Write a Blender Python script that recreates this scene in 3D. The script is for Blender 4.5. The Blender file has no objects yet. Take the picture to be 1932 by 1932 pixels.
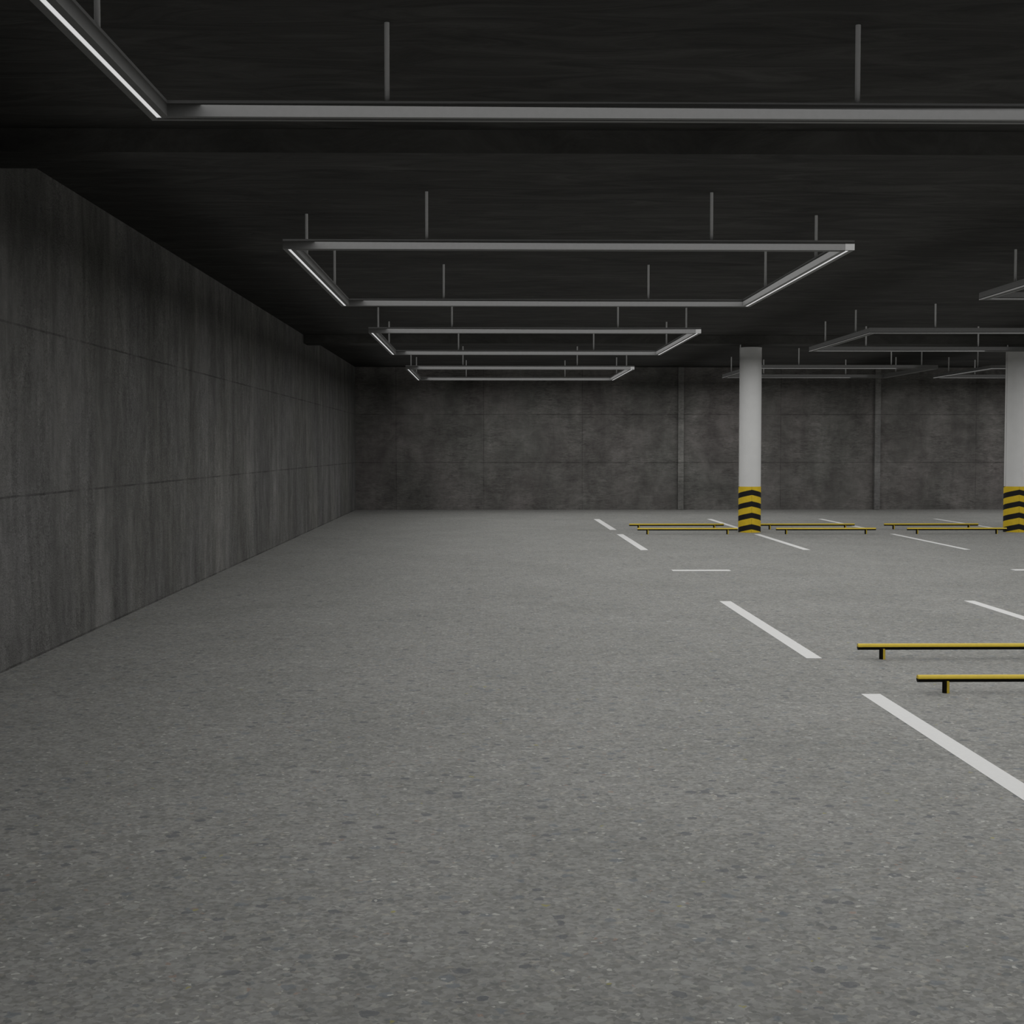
import bpy, bmesh, math, random
from mathutils import Vector

scene = bpy.context.scene
COL = scene.collection
PI = math.pi

# ------------------------------------------------------------------ constants (metres)
EYE = 1.55
CEIL = 3.65
WALL_L, WALL_R, WALL_B, WALL_N = -3.37, 19.5, 36.5, -4.5
BEAM_Z = 3.497

# ------------------------------------------------------------------ node helpers
def new_mat(name):
    m = bpy.data.materials.new(name)
    m.use_nodes = True
    nt = m.node_tree
    nt.nodes.clear()
    out = nt.nodes.new('ShaderNodeOutputMaterial')
    b = nt.nodes.new('ShaderNodeBsdfPrincipled')
    nt.links.new(b.outputs[0], out.inputs[0])
    return m, nt, b

def L(nt, a, b):
    nt.links.new(a, b)

def position(nt, scale=(1, 1, 1)):
    g = nt.nodes.new('ShaderNodeNewGeometry')
    mp = nt.nodes.new('ShaderNodeMapping')
    mp.inputs['Scale'].default_value = scale
    L(nt, g.outputs['Position'], mp.inputs['Vector'])
    return mp.outputs[0]

def noise(nt, vec, scale, detail=4, rough=0.55, dist=0.0, dims='3D'):
    n = nt.nodes.new('ShaderNodeTexNoise')
    n.noise_dimensions = dims
    n.inputs['Scale'].default_value = scale
    n.inputs['Detail'].default_value = detail
    n.inputs['Roughness'].default_value = rough
    n.inputs['Distortion'].default_value = dist
    L(nt, vec, n.inputs['Vector'])
    return n.outputs[0]

def ramp(nt, fac, stops):
    r = nt.nodes.new('ShaderNodeValToRGB')
    e = r.color_ramp.elements
    while len(e) > 1:
        e.remove(e[-1])
    for i, (p, c) in enumerate(stops):
        if not isinstance(c, (tuple, list)):
            c = (c, c, c)
        el = e[0] if i == 0 else e.new(p)
        el.position = p
        el.color = (c[0], c[1], c[2], 1)
    L(nt, fac, r.inputs[0])
    return r.outputs[0]

def mix(nt, a, b, fac, mode='MIX'):
    m = nt.nodes.new('ShaderNodeMix')
    m.data_type = 'RGBA'
    m.blend_type = mode
    for sock, v in ((m.inputs[0], fac), (m.inputs[6], a), (m.inputs[7], b)):
        if isinstance(v, (int, float)):
            sock.default_value = v if sock == m.inputs[0] else (v, v, v, 1)
        elif isinstance(v, (tuple, list)):
            sock.default_value = (v[0], v[1], v[2], 1)
        else:
            L(nt, v, sock)
    return m.outputs[2]

def math_n(nt, op, a, b=None, c=None):
    m = nt.nodes.new('ShaderNodeMath')
    m.operation = op
    for i, v in enumerate((a, b, c)):
        if v is None:
            continue
        if isinstance(v, (int, float)):
            m.inputs[i].default_value = v
        else:
            L(nt, v, m.inputs[i])
    return m.outputs[0]

def bump(nt, bsdf, h, strength, dist=0.01):
    b = nt.nodes.new('ShaderNodeBump')
    b.inputs['Strength'].default_value = strength
    b.inputs['Distance'].default_value = dist
    L(nt, h, b.inputs['Height'])
    L(nt, b.outputs[0], bsdf.inputs['Normal'])

def plain(name, col, rough=0.5, metal=0.0, var=0.06, spec=0.3, nscale=30):
    m, nt, b = new_mat(name)
    n = noise(nt, position(nt), nscale, 3)
    lo = tuple(c * (1 - var) for c in col)
    hi = tuple(c * (1 + var) for c in col)
    L(nt, ramp(nt, n, [(0.3, lo), (0.7, hi)]), b.inputs['Base Color'])
    b.inputs['Roughness'].default_value = rough
    b.inputs['Metallic'].default_value = metal
    b.inputs['Specular IOR Level'].default_value = spec
    return m

def sep(nt, vec):
    s = nt.nodes.new('ShaderNodeSeparateXYZ')
    L(nt, vec, s.inputs[0])
    return s.outputs

def line_at(nt, coord, at, half):
    """1 on a thin band |coord-at|<half, else 0"""
    d = math_n(nt, 'ABSOLUTE', math_n(nt, 'SUBTRACT', coord, at))
    return math_n(nt, 'LESS_THAN', d, half)

# ------------------------------------------------------------------ surface materials
def mat_floor():
    m, nt, b = new_mat('aggregate_floor')
    p0 = position(nt)
    # ragged stone outlines: shift the lookup position with a little noise
    nz = nt.nodes.new('ShaderNodeTexNoise')
    nz.inputs['Scale'].default_value = 38
    nz.inputs['Detail'].default_value = 2
    nz.noise_dimensions = '2D'
    L(nt, p0, nz.inputs['Vector'])
    vm = nt.nodes.new('ShaderNodeVectorMath'); vm.operation = 'MULTIPLY_ADD'
    L(nt, nz.outputs[1], vm.inputs[0])
    vm.inputs[1].default_value = (0.030, 0.030, 0.0)
    L(nt, p0, vm.inputs[2])
    fl = nt.nodes.new('ShaderNodeVectorMath'); fl.operation = 'MULTIPLY'
    L(nt, vm.outputs[0], fl.inputs[0]); fl.inputs[1].default_value = (1, 1, 0)
    p = fl.outputs[0]
    base = ramp(nt, noise(nt, p0, 0.9, 4, 0.62, 0, '2D'), [(0.3, (0.232, 0.233, 0.223)), (0.7, (0.266, 0.266, 0.256))])
    mid = noise(nt, p0, 9, 4, 0.7, 0, '2D')
    base = mix(nt, base, ramp(nt, mid, [(0.3, 0.90), (0.7, 1.10)]), 1.0, 'MULTIPLY')
    def cells(scale):
        v = nt.nodes.new('ShaderNodeTexVoronoi')
        v.voronoi_dimensions = '2D'
        v.inputs['Scale'].default_value = scale
        L(nt, p, v.inputs['Vector'])
        return v
    cache = {}
    def stones(c, scale, size, pick, chan, colour, amount):
        v = cache[scale] = cache.get(scale) or cells(scale)
        s_ = sep(nt, v.outputs['Color'])
        # each picked stone gets its own size
        rad = math_n(nt, 'MULTIPLY_ADD', s_[(chan + 1) % 3], size * 0.7, size * 0.35)
        core = math_n(nt, 'LESS_THAN', v.outputs['Distance'], rad)
        sel = math_n(nt, 'MULTIPLY', core, math_n(nt, 'LESS_THAN', s_[chan], pick))
        return mix(nt, c, colour, math_n(nt, 'MULTIPLY', sel, amount))
    s1 = sep(nt, cells(70).outputs['Color'])
    c = mix(nt, base, ramp(nt, s1[0], [(0.0, 0.80), (0.5, 1.0), (1.0, 1.22)]), 1.0, 'MULTIPLY')
    v2 = cells(31)
    s2 = sep(nt, v2.outputs['Color'])
    tint = ramp(nt, s2[0], [(0.0, (0.72, 0.76, 0.80)), (0.22, (0.85, 0.855, 0.83)), (0.5, (1.0, 0.99, 0.965)),
                            (0.78, (1.14, 1.14, 1.11)), (0.92, (1.24, 1.19, 1.11)), (1.0, (1.36, 1.38, 1.35))])
    near2 = math_n(nt, 'LESS_THAN', v2.outputs['Distance'], math_n(nt, 'MULTIPLY_ADD', s2[1], 0.35, 0.12))
    c = mix(nt, c, mix(nt, c, tint, 1.0, 'MULTIPLY'), math_n(nt, 'MULTIPLY', near2, 0.85))
    c = stones(c, 16.0, 0.42, 0.05, 0, (0.115, 0.122, 0.135), 0.65)      # slate
    c = stones(c, 16.0, 0.40, 0.07, 1, (0.165, 0.185, 0.205), 0.6)       # blue grey
    c = stones(c, 16.0, 0.40, 0.05, 2, (0.34, 0.345, 0.33), 0.55)        # pale stone
    c = stones(c, 33.0, 0.30, 0.055, 1, (0.52, 0.52, 0.49), 0.7)         # quartz chips
    c = stones(c, 33.0, 0.34, 0.012, 2, (0.30, 0.215, 0.175), 0.6)       # reddish chips
    c = stones(c, 33.0, 0.34, 0.003, 0, (0.33, 0.31, 0.10), 0.7)         # yellowish chips
    L(nt, c, b.inputs['Base Color'])
    b.inputs['Roughness'].default_value = 0.85
    b.inputs['Specular IOR Level'].default_value = 0.15
    return m

def mat_wall(axis, albedo, reddish, name=None):
    """board-marked cast concrete: axis is the horizontal axis along the wall (0=x, 1=y)"""
    m, nt, b = new_mat(name or 'cast_concrete_' + ('side' if axis else 'end'))
    p = position(nt)
    s = sep(nt, p)
    a = albedo
    if axis == 1:
        big = noise(nt, position(nt, (1, 1.0, 0.30)), 1.1, 5, 0.6, 0.3)
        streak = noise(nt, position(nt, (1, 2.3, 0.34)), 1.6, 4, 0.62, 0.6)
        fine = noise(nt, position(nt, (1, 1.0, 1.7)), 24, 4, 0.6, 1.4)
        patch = noise(nt, position(nt, (1, 1.6, 0.6)), 1.3, 4, 0.6)
        mott = noise(nt, position(nt, (1, 1.3, 0.7)), 5.0, 6, 0.68, 0.4)
    else:
        big = noise(nt, position(nt, (1.0, 1, 0.75)), 0.85, 7, 0.66, 0.5)
        streak = noise(nt, position(nt, (2.4, 1, 0.3)), 1.2, 5, 0.6, 0.3)
        fine = noise(nt, position(nt, (0.5, 1, 2.4)), 11, 5, 0.66, 1.2)
        patch = noise(nt, position(nt, (1.0, 1, 0.9)), 1.1, 4, 0.6)
        mott = noise(nt, position(nt, (0.8, 1, 1.2)), 3.2, 6, 0.68, 0.6)
    v_big = ramp(nt, big, [(0.25, 0.55 if axis == 0 else 0.66), (0.5, 1.0), (0.75, 1.5 if axis == 0 else 1.36)])
    v_str = ramp(nt, streak, [(0.25, 0.70 if axis else 0.82), (0.5, 1.0), (0.75, 1.28 if axis else 1.16)])
    v_fin = ramp(nt, fine, [(0.3, 0.58), (0.5, 1.0), (0.72, 1.40)])
    v_fin = mix(nt, 1.0, v_fin, ramp(nt, patch, [(0.38, 0.15), (0.62, 1.0)]))
    warm = noise(nt, position(nt, (1, 1, 0.6)), 0.6, 4)
    tintc = ramp(nt, warm, [(0.38, (a, a * 0.985, a * 0.93)), (0.64, (a * (1.06 if reddish else 1.0), a * 0.985, a * (0.955 if reddish else 0.97)))])
    c = mix(nt, tintc, v_big, 1.0, 'MULTIPLY')
    c = mix(nt, c, v_str, 1.0, 'MULTIPLY')
    c = mix(nt, c, v_fin, 1.0, 'MULTIPLY')
    c = mix(nt, c, ramp(nt, mott, [(0.28, 0.74), (0.5, 1.0), (0.72, 1.26)]), 1.0, 'MULTIPLY')
    wob = math_n(nt, 'MULTIPLY', math_n(nt, 'SUBTRACT', noise(nt, p, 3.0, 3), 0.5), 0.012)
    z = math_n(nt, 'ADD', s[2], wob)
    fade = ramp(nt, noise(nt, p, 1.7, 3), [(0.36, 0.25), (0.6, 1.0)])
    hw = 0.008 if axis else 0.010
    j = math_n(nt, 'MAXIMUM', line_at(nt, z, 1.212, hw), line_at(nt, z, 2.445, hw))
    if axis == 0:
        h = math_n(nt, 'ADD', s[0], wob)
        for x in (-2.33, -0.09, 2.44, 7.55, 12.6):
            j = math_n(nt, 'MAXIMUM', j, math_n(nt, 'MULTIPLY', line_at(nt, h, x, 0.012), 0.7))
    else:
        j = math_n(nt, 'MAXIMUM', j, line_at(nt, z, 0.008, 0.008))
    j = math_n(nt, 'MULTIPLY', j, fade)
    c = mix(nt, c, mix(nt, c, 0.45, 1.0, 'MULTIPLY'), math_n(nt, 'MULTIPLY', j, 0.85))
    L(nt, c, b.inputs['Base Color'])
    b.inputs['Roughness'].default_value = 0.9
    b.inputs['Specular IOR Level'].default_value = 0.1
    hgt = math_n(nt, 'SUBTRACT', fine, math_n(nt, 'MULTIPLY', j, 0.6))
    bump(nt, b, hgt, 0.7, 0.025)
    return m

def mat_ceiling(name='dark_concrete_ceiling', k=1.0):
    m, nt, b = new_mat(name)
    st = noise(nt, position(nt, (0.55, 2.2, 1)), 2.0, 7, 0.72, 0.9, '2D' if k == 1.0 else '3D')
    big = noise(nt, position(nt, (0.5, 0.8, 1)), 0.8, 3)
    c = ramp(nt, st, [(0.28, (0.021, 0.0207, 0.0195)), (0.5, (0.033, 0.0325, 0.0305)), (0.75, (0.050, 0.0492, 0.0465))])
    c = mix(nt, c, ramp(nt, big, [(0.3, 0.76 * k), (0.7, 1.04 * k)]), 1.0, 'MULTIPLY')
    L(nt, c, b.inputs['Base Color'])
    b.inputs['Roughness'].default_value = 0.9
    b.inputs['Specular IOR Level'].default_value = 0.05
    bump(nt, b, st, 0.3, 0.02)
    return m

def mat_hazard(cx, cy):
    m, nt, b = new_mat('hazard_chevrons')
    tc = nt.nodes.new('ShaderNodeTexCoord')
    s = sep(nt, tc.outputs['Object'])
    ang = math_n(nt, 'ARCTAN2', s[0], math_n(nt, 'MULTIPLY', s[1], -1.0))
    arc = math_n(nt, 'MULTIPLY', math_n(nt, 'ABSOLUTE', ang), 0.206)
    v = math_n(nt, 'ADD', s[2], math_n(nt, 'MULTIPLY', arc, 0.225))
    # first black stripe's upper edge at 0.800 on the apex, period .2135, black .098
    f = math_n(nt, 'FRACT', math_n(nt, 'DIVIDE', math_n(nt, 'SUBTRACT', 0.800 + 0.2135 * 4, v), 0.2135))
    blk = math_n(nt, 'LESS_THAN', f, 0.098 / 0.2135)
    top = math_n(nt, 'GREATER_THAN', v, 0.800)
    top = math_n(nt, 'MULTIPLY', top, math_n(nt, 'LESS_THAN', ang, 9))
    n = noise(nt, tc.outputs['Object'], 14, 3)
    yel = ramp(nt, n, [(0.3, (0.70, 0.49, 0.026)), (0.7, (0.79, 0.56, 0.034))])
    seam = math_n(nt, 'LESS_THAN', math_n(nt, 'ABSOLUTE', ang), 0.018)
    yel = mix(nt, yel, mix(nt, yel, 0.62, 1.0, 'MULTIPLY'), seam)
    c = mix(nt, yel, (0.012, 0.012, 0.013), blk)
    L(nt, c, b.inputs['Base Color'])
    b.inputs['Roughness'].default_value = 0.6
    b.inputs['Specular IOR Level'].default_value = 0.2
    return m

def mat_emit(name, col, strength):
    m = bpy.data.materials.new(name)
    m.use_nodes = True
    nt = m.node_tree
    nt.nodes.clear()
    out = nt.nodes.new('ShaderNodeOutputMaterial')
    e = nt.nodes.new('ShaderNodeEmission')
    e.inputs[0].default_value = (*col, 1)
    e.inputs[1].default_value = strength
    L(nt, e.outputs[0], out.inputs[0])
    return m

M = {}
M['floor'] = mat_floor()
M['wall_side'] = mat_wall(1, 0.145, False)
M['wall_end'] = mat_wall(0, 0.155, True)
M['pilaster'] = mat_wall(0, 0.20, False, 'cast_concrete_pilaster')
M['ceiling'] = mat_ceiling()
M['beam'] = mat_ceiling('brightened_concrete_beam', 2.2)  # ceiling concrete with brightness added to its colour where little light reaches
M['paint'] = plain('white_road_paint', (0.70, 0.70, 0.695), 0.8, 0, 0.02, 0.1)
M['yellow'] = plain('yellow_enamel', (0.68, 0.50, 0.045), 0.45, 0, 0.05, 0.35)
M['black'] = plain('matte_black', (0.010, 0.009, 0.006), 0.7, 0, 0.1, 0.1)  # plain black for tube undersides and left leg flanks
M['shaft'] = plain('white_column_paint', (0.74, 0.74, 0.74), 0.7, 0, 0.02, 0.15, 6)
M['conduit'] = plain('grey_conduit', (0.60, 0.60, 0.60), 0.7)
M['metal'] = plain('graphite_grey_metal', (0.245, 0.245, 0.245), 0.6, 0, 0.03, 0.2)
M['lit_corner'] = plain('lit_corner_metal', (0.5, 0.5, 0.5), 0.6, 0, 0.03, 0.2)  # lighter copy of the housing metal, paints light on the corner
M['rod'] = plain('grey_rod', (0.66, 0.66, 0.66), 0.6, 0, 0.03, 0.2)
M['slot'] = plain('grey_slot', (0.45, 0.45, 0.45), 0.6)
M['glow'] = mat_emit('led_diffuser', (1.0, 1.0, 0.995), 0.63)

# ------------------------------------------------------------------ mesh helpers
def obj(name, bm, mats, parent=None, loc=(0, 0, 0), smooth=False):
    me = bpy.data.meshes.new(name)
    bmesh.ops.recalc_face_normals(bm, faces=bm.faces)
    bm.to_mesh(me)
    bm.free()
    for m in (mats if isinstance(mats, (list, tuple)) else [mats]):
        me.materials.append(m)
    if smooth:
        for p in me.polygons:
            p.use_smooth = True
        me.set_sharp_from_angle(angle=math.radians(40)) if hasattr(me, 'set_sharp_from_angle') else None
    o = bpy.data.objects.new(name, me)
    o.location = loc
    COL.objects.link(o)
    if parent:
        o.parent = parent
    return o

def thing(name, label, cat, loc=(0, 0, 0), group=None):
    o = bpy.data.objects.new(name, None)
    o.empty_display_size = 0.2
    o.location = loc
    COL.objects.link(o)
    tag(o, label, cat, group)
    return o

def tag(o, label, cat, group=None):
    o['label'] = label
    o['category'] = cat
    o['kind'] = 'thing'
    if group:
        o['group'] = group

def box(bm, x0, x1, y0, y1, z0, z1, mat=0, bevel=0.0):
    vs = [bm.verts.new(p) for p in ((x0, y0, z0), (x1, y0, z0), (x1, y1, z0), (x0, y1, z0),
                                    (x0, y0, z1), (x1, y0, z1), (x1, y1, z1), (x0, y1, z1))]
    fs = []
    for idx in ((0, 3, 2, 1), (4, 5, 6, 7), (0, 1, 5, 4), (1, 2, 6, 5), (2, 3, 7, 6), (3, 0, 4, 7)):
        f = bm.faces.new([vs[i] for i in idx])
        f.material_index = mat
        fs.append(f)
    if bevel:
        es = list({e for f in fs for e in f.edges})
        bmesh.ops.bevel(bm, geom=es, offset=bevel, segments=2, affect='EDGES', profile=0.5)

def cyl(bm, p0, p1, r, seg=24, mat=0):
    p0, p1 = Vector(p0), Vector(p1)
    d = (p1 - p0)
    up = Vector((0, 0, 1)) if abs(d.normalized().z) < 0.9 else Vector((1, 0, 0))
    u = d.cross(up).normalized()
    v = d.cross(u).normalized()
    rings = []
    for p in (p0, p1):
        rings.append([bm.verts.new(p + (u * math.cos(2 * PI * k / seg) + v * math.sin(2 * PI * k / seg)) * r) for k in range(seg)])
    for k in range(seg):
        f = bm.faces.new([rings[0][k], rings[0][(k + 1) % seg], rings[1][(k + 1) % seg], rings[1][k]])
        f.material_index = mat
    bm.faces.new(rings[0][::-1]).material_index = mat
    bm.faces.new(rings[1]).material_index = mat

def struct(name, bm, mats, label=None):
    o = obj(name, bm, mats)
    o['kind'] = 'structure'
    if label:
        o['label'] = label
    return o

def copy_tree(o, parent=None):
    c = o.copy()
    COL.objects.link(c)
    if parent:
        c.parent = parent
    for ch in o.children:
        copy_tree(ch, c)
    return c

# ------------------------------------------------------------------ the setting
bm = bmesh.new(); box(bm, WALL_L - 0.2, WALL_R + 0.2, WALL_N - 0.2, WALL_B + 0.2, -0.2, 0.0)
struct('floor', bm, M['floor'], 'grey speckled aggregate floor of the empty garage')
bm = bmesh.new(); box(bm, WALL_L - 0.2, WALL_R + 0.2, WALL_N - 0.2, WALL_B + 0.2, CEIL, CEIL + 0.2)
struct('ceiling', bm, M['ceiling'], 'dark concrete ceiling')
bm = bmesh.new(); box(bm, WALL_L - 0.2, WALL_L, WALL_N, WALL_B, 0.0, CEIL)
struct('wall_left', bm, M['wall_side'], 'dark streaked concrete wall along the left')
bm = bmesh.new(); box(bm, WALL_R, WALL_R + 0.2, WALL_N, WALL_B, 0.0, CEIL)
struct('wall_right', bm, M['wall_side'], 'concrete wall on the far right')
bm = bmesh.new(); box(bm, WALL_L - 0.2, WALL_R + 0.2, WALL_B, WALL_B + 0.2, 0.0, CEIL)
struct('wall_back', bm, M['wall_end'], 'rough concrete wall across the back')
bm = bmesh.new(); box(bm, WALL_L - 0.2, WALL_R + 0.2, WALL_N - 0.2, WALL_N, 0.0, CEIL)
struct('wall_front', bm, M['wall_end'], 'concrete wall behind the viewer')
for i, x in enumerate((4.965, 10.03)):
    bm = bmesh.new(); box(bm, x - 0.075, x + 0.075, WALL_B - 0.10, WALL_B, 0.0, CEIL, bevel=0.012)
    struct('trim_%d' % (i + 1), bm, M['pilaster'], 'narrow concrete pilaster on the back wall')
for i, y in enumerate((9.74, 26.56)):
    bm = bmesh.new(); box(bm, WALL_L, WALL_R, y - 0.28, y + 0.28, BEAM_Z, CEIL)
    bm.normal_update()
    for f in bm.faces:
        f.material_index = 1 if f.normal.z < -0.5 else 0  # sides get the brightened copy, underside the plain ceiling concrete
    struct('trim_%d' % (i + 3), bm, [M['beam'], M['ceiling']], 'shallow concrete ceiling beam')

# ------------------------------------------------------------------ painted floor lines
def line(x0, x1, y0, y1, label, group, name='parking_line', cat='road marking'):
    bm = bmesh.new()
    box(bm, (x0 - x1) / 2, (x1 - x0) / 2, (y0 - y1) / 2, (y1 - y0) / 2, 0.0, 0.0025)
    o = obj(name, bm, M['paint'], loc=((x0 + x1) / 2, (y0 + y1) / 2, 0))
    tag(o, label, cat, group)

R1, R2, R3, R4 = (4.94, 8.91), (10.45, 14.42), (21.80, 25.89), (27.31, 31.52)
G = 'white bay dividing lines'
line(2.367, 2.488, *R1, 'white parking line nearest the viewer, running out of the right edge', G)
line(2.367, 2.483, *R2, 'white parking line just left of and beyond the near yellow stop bars', G)
line(4.876, 4.982, *R2, 'white parking line cut by the right edge above the near stop bars', G)
line(2.362, 2.480, *R3, 'leftmost white parking line in front of the far stop bars', G)
line(4.876, 4.982, *R3, 'white parking line starting at the foot of the left pillar', G)
line(7.378, 7.470, *R3, 'thin white parking line in front of the gap between middle and right far stop bars', G)
line(2.364, 2.490, *R4, 'short white parking line farthest left, behind all other lines', G)
line(4.885, 4.992, *R4, 'white parking line running behind the left pillar', G)
line(7.365, 7.470, *R4, 'white parking line behind the middle pair of far stop bars', G)
line(9.940, 10.030, *R4, 'white parking line beyond the right pair of far stop bars, ending at the right pillar', G)
D = 'lane dashes'
line(2.366, 3.110, 18.03, 18.21, 'thin white dash lying crosswise in the middle of the lane', D, 'lane_dash')
line(6.755, 7.500, 18.03, 18.21, 'thin white dash lying crosswise at the right edge of the lane', D, 'lane_dash')

# ------------------------------------------------------------------ yellow stop bars
TZ, TR, LEN = 0.0925, 0.0235, 1.832
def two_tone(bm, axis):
    """underside of the tube / left flank of the legs are coloured black by face normal"""
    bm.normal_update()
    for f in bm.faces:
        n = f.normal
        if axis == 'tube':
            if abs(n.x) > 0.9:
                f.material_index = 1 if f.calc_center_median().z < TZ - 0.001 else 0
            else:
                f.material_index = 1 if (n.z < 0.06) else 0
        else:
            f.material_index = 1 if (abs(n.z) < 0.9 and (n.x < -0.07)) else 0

def make_bar():
    t = thing('stop_bar', '', 'stop bar', (0, 0, 0), 'yellow stop bars')
    bm = bmesh.new()
    cyl(bm, (0, 0, TZ), (LEN, 0, TZ), TR, 32)
    # split each end disc in two halves so the black shows on the end as well
    ends = [f for f in bm.faces if len(f.verts) > 4]
    bmesh.ops.poke(bm, faces=ends)
    bmesh.ops.recalc_face_normals(bm, faces=bm.faces)
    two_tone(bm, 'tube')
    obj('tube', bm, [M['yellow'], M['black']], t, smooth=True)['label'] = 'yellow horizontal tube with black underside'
    for x in (0.183, LEN - 0.183):
        bm = bmesh.new()
        cyl(bm, (0, 0, 0), (0, 0, TZ - TR * 0.6), 0.0225, 24)
        bmesh.ops.recalc_face_normals(bm, faces=bm.faces)
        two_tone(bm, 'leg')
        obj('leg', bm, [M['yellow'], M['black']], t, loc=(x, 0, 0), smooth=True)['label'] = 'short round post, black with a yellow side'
    return t

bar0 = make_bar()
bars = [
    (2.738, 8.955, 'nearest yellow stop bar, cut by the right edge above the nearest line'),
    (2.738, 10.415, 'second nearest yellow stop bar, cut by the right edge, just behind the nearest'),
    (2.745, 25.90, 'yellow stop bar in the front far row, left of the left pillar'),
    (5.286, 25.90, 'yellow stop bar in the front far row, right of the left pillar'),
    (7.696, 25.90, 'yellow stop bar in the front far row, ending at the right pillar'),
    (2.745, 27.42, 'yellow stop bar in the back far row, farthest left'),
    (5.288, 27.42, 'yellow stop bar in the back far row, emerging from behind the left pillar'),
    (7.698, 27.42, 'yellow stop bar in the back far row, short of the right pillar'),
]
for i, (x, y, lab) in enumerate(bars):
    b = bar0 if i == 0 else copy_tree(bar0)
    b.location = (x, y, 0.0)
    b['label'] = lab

# ------------------------------------------------------------------ round pillars
PR = 0.204
M['hazard'] = mat_hazard(0, 0)
def make_pillar():
    t = thing('pillar', '', 'pillar', (0, 0, 0), 'round white pillars')
    bm = bmesh.new(); cyl(bm, (0, 0, 0.845), (0, 0, 3.445), PR, 64)
    obj('shaft', bm, M['shaft'], t, smooth=True)
    bm = bmesh.new(); cyl(bm, (0, 0, 0.0), (0, 0, 0.856), PR + 0.005, 64)
    obj('hazard_band', bm, M['hazard'], t, smooth=True)['label'] = 'yellow and black chevron guard band'
    bm = bmesh.new(); cyl(bm, (0, 0, 3.44), (0, 0, BEAM_Z), PR - 0.02, 48)
    obj('neck', bm, M['beam'], t, smooth=True)['label'] = 'dark joint under the beam'
    bm = bmesh.new(); cyl(bm, (-0.196, -0.038, 0.856), (-0.196, -0.038, BEAM_Z), 0.013, 16)
    obj('conduit', bm, M['conduit'], t, smooth=True)['label'] = 'thin grey conduit running up the side'
    return t
pil = make_pillar()
pil.location = (4.918, 26.56, 0); pil['label'] = 'left of the two round white pillars with chevron band'
p2 = copy_tree(pil)
p2.location = (9.925, 26.56, 0); p2['label'] = 'right round white pillar with chevron band, cut by the edge'

# ------------------------------------------------------------------ suspended frame lights
W, H = 0.095, 0.079
def sweep(bm, S, prof, mat=0, closed=True):
    """sweep (inset, z) profile round a square of side S with mitred corners"""
    rings = []
    for ins, z in prof:
        h = S / 2 - ins
        rings.append([bm.verts.new((sx * h, sy * h, z)) for sx, sy in ((-1, -1), (1, -1), (1, 1), (-1, 1))])
    n = len(rings)
    for i in range(n if closed else n - 1):
        a, b = rings[i], rings[(i + 1) % n]
        for k in range(4):
            f = bm.faces.new([a[k], a[(k + 1) % 4], b[(k + 1) % 4], b[k]])
            f.material_index = mat

def make_frame(S, zt, lit):
    hz = CEIL - zt
    t = thing('frame_light', '', 'ceiling light', (0, 0, 0), 'suspended square frame lights')
    g0, g1, gd = 0.375 * W, 0.635 * W, 0.012
    bm = bmesh.new()
    sweep(bm, S, [(0, 0), (0, -H), (g0, -H), (g0, -H + gd), (g1, -H + gd), (g1, -H), (W, -H), (W, 0)])
    obj('housing', bm, M['metal'], t)
    h = S / 2
    if lit:
        for s in (-1, 1):
            bm = bmesh.new()
            xa, xb = sorted((s * (h - g0), s * (h - g1)))
            box(bm, xa, xb, -(h - g1), h - g1, -H + 0.002, -H + gd)
            obj('light_strip', bm, M['glow'], t)['label'] = 'glowing white strip'
        for s in (-1, 1):
            bm = bmesh.new()
            ya, yb = sorted((s * (h - g0), s * (h - g1)))
            box(bm, -(h - g0), h - g0, ya, yb, -H + 0.007, -H + gd)
            obj('slot_insert', bm, M['slot'], t)['label'] = 'grey slot between the lower lips'
        bm = bmesh.new()
        box(bm, h - W * 0.8, h, -h - 0.003, -h, -H, -H * 0.28)  # thin pale plate standing in for stronger light on this corner
        obj('lit_corner_plate', bm, M['lit_corner'], t)['label'] = 'pale plate painting light onto the corner'
    q = S / 4
    c = h - W / 2
    for x, y in ((-q, -c), (q, -c), (-q, c), (q, c), (-c, -q), (-c, q), (c, -q), (c, q)):
        bm = bmesh.new(); cyl(bm, (x, y, 0), (x, y, hz), 0.0128, 10)
        obj('hanging_rod', bm, M['rod'], t, smooth=True)
    return t

SA, ZA = 4.665, 3.257
SB, ZB = 3.86, 3.30
fa = make_frame(SA, ZA, True)
fb = make_frame(SB, ZB, False)
AX = -1.659 + SA / 2
BX = 5.51 + SB / 2
CX = 10.485 + SB / 2
A_Y = [4.83, 14.00, 22.35, 31.41]
A_LAB = ['large lit frame light nearest the viewer, cut by the top edge',
         'second lit frame light from the viewer, whole square under the ceiling centre',
         'third lit frame light in the left row, between the second and the smallest',
         'farthest and smallest lit frame light of the left row, before the back wall']
for i, y in enumerate(A_Y):
    o = fa if i == 0 else copy_tree(fa)
    o.location = (AX, y, ZA)
    o['label'] = A_LAB[i]
B = [(BX, 14.00, 'unlit frame light of which only a corner shows at the right edge'),
     (BX, 22.42, 'unlit frame light in the right row crossing above the right pillar'),
     (BX, 31.43, 'unlit frame light behind the top of the left pillar'),
     (CX, 31.43, 'unlit frame light disappearing behind the right pillar')]
for i, (x, y, lab) in enumerate(B):
    o = fb if i == 0 else copy_tree(fb)
    o.location = (x, y, ZB)
    o['label'] = lab

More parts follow.
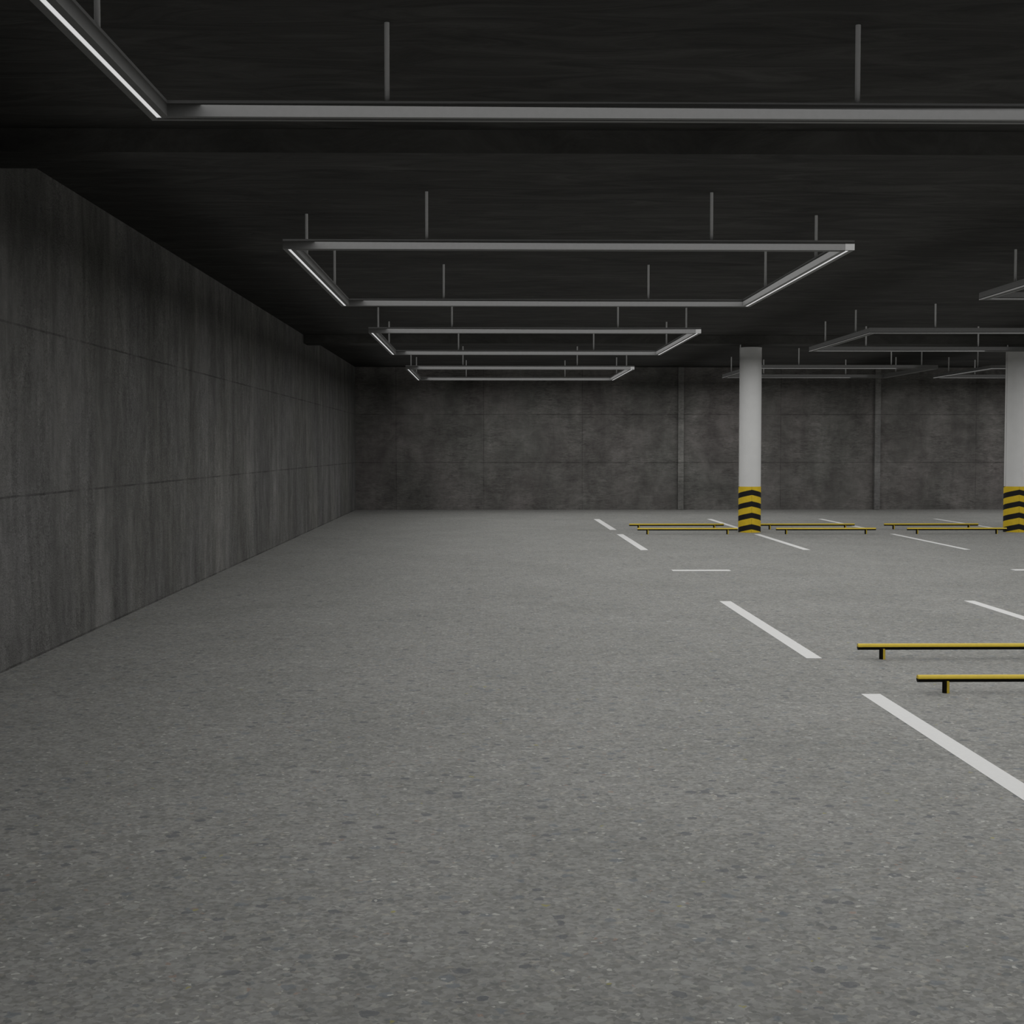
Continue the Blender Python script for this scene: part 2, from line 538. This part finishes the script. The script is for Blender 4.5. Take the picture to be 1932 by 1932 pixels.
# ------------------------------------------------------------------ lights
def area(x, y, z, sx, sy, watts, upward=False):
    d = bpy.data.lights.new('hidden_light_plane', 'AREA')
    d.shape = 'RECTANGLE'
    d.size, d.size_y = sx, sy
    d.energy = watts
    d.color = (1.0, 0.995, 0.98)
    o = bpy.data.objects.new('hidden_light_plane', d)
    o.location = (x, y, z)
    if upward:
        o.rotation_euler = (PI, 0, 0)
    o.visible_camera = False
    COL.objects.link(o)

LUM, UP, LZ = 1.01, 0.15, 3.235
rects = []
for ya, yb in ((2.2, 25.6), (28.9, 35.3)):
    for xa, xb in ((-1.40, 8.5), (10.25, 18.0)):
        rects.append((xa, xb, ya, yb))
for xa, xb in ((-1.40, 3.2), (6.8, 8.3), (11.7, 18.0)):     # free space round the pillar heads
    rects.append((xa, xb, 25.6, 28.9))
for xa, xb, ya, yb in rects:
    nx, ny = 1, max(1, round((yb - ya) / 12.0))
    sx, sy = (xb - xa) / nx, (yb - ya) / ny
    for i in range(nx):
        for j in range(ny):
            area(xa + sx * (i + 0.5), ya + sy * (j + 0.5), LZ, sx, sy, LUM * PI * sx * sy)
# added upward fill planes, unseen, to brighten the rods and the ceiling
for xa, xb in ((-2.5, 4.5), (5.25, 8.9), (10.8, 19.0)):
    for ya, yb in ((2.0, 36.0),):
        area((xa + xb) / 2, (ya + yb) / 2, LZ + 0.004, xb - xa, yb - ya, UP * PI * (xb - xa) * (yb - ya), True)

w = bpy.data.worlds.new('dim_world')
scene.world = w
w.use_nodes = True
w.node_tree.nodes['Background'].inputs[0].default_value = (0.02, 0.02, 0.02, 1)
scene.cycles.use_light_tree = False
scene.cycles.max_bounces = 4
scene.cycles.diffuse_bounces = 3
scene.cycles.glossy_bounces = 1
scene.cycles.transmission_bounces = 0
scene.cycles.caustics_reflective = False
scene.cycles.caustics_refractive = False
scene.view_settings.view_transform = 'Standard'
scene.view_settings.look = 'None'

# ------------------------------------------------------------------ camera
cam = bpy.data.cameras.new('camera')
cam.sensor_width = 36.0
cam.sensor_fit = 'HORIZONTAL'
cam.lens = 50.0
cam.clip_end = 200
co = bpy.data.objects.new('camera', cam)
co.location = (0, 0, EYE)
co.rotation_euler = (PI / 2 - math.radians(2.5223), 0, -math.radians(0.9992))
COL.objects.link(co)
scene.camera = co
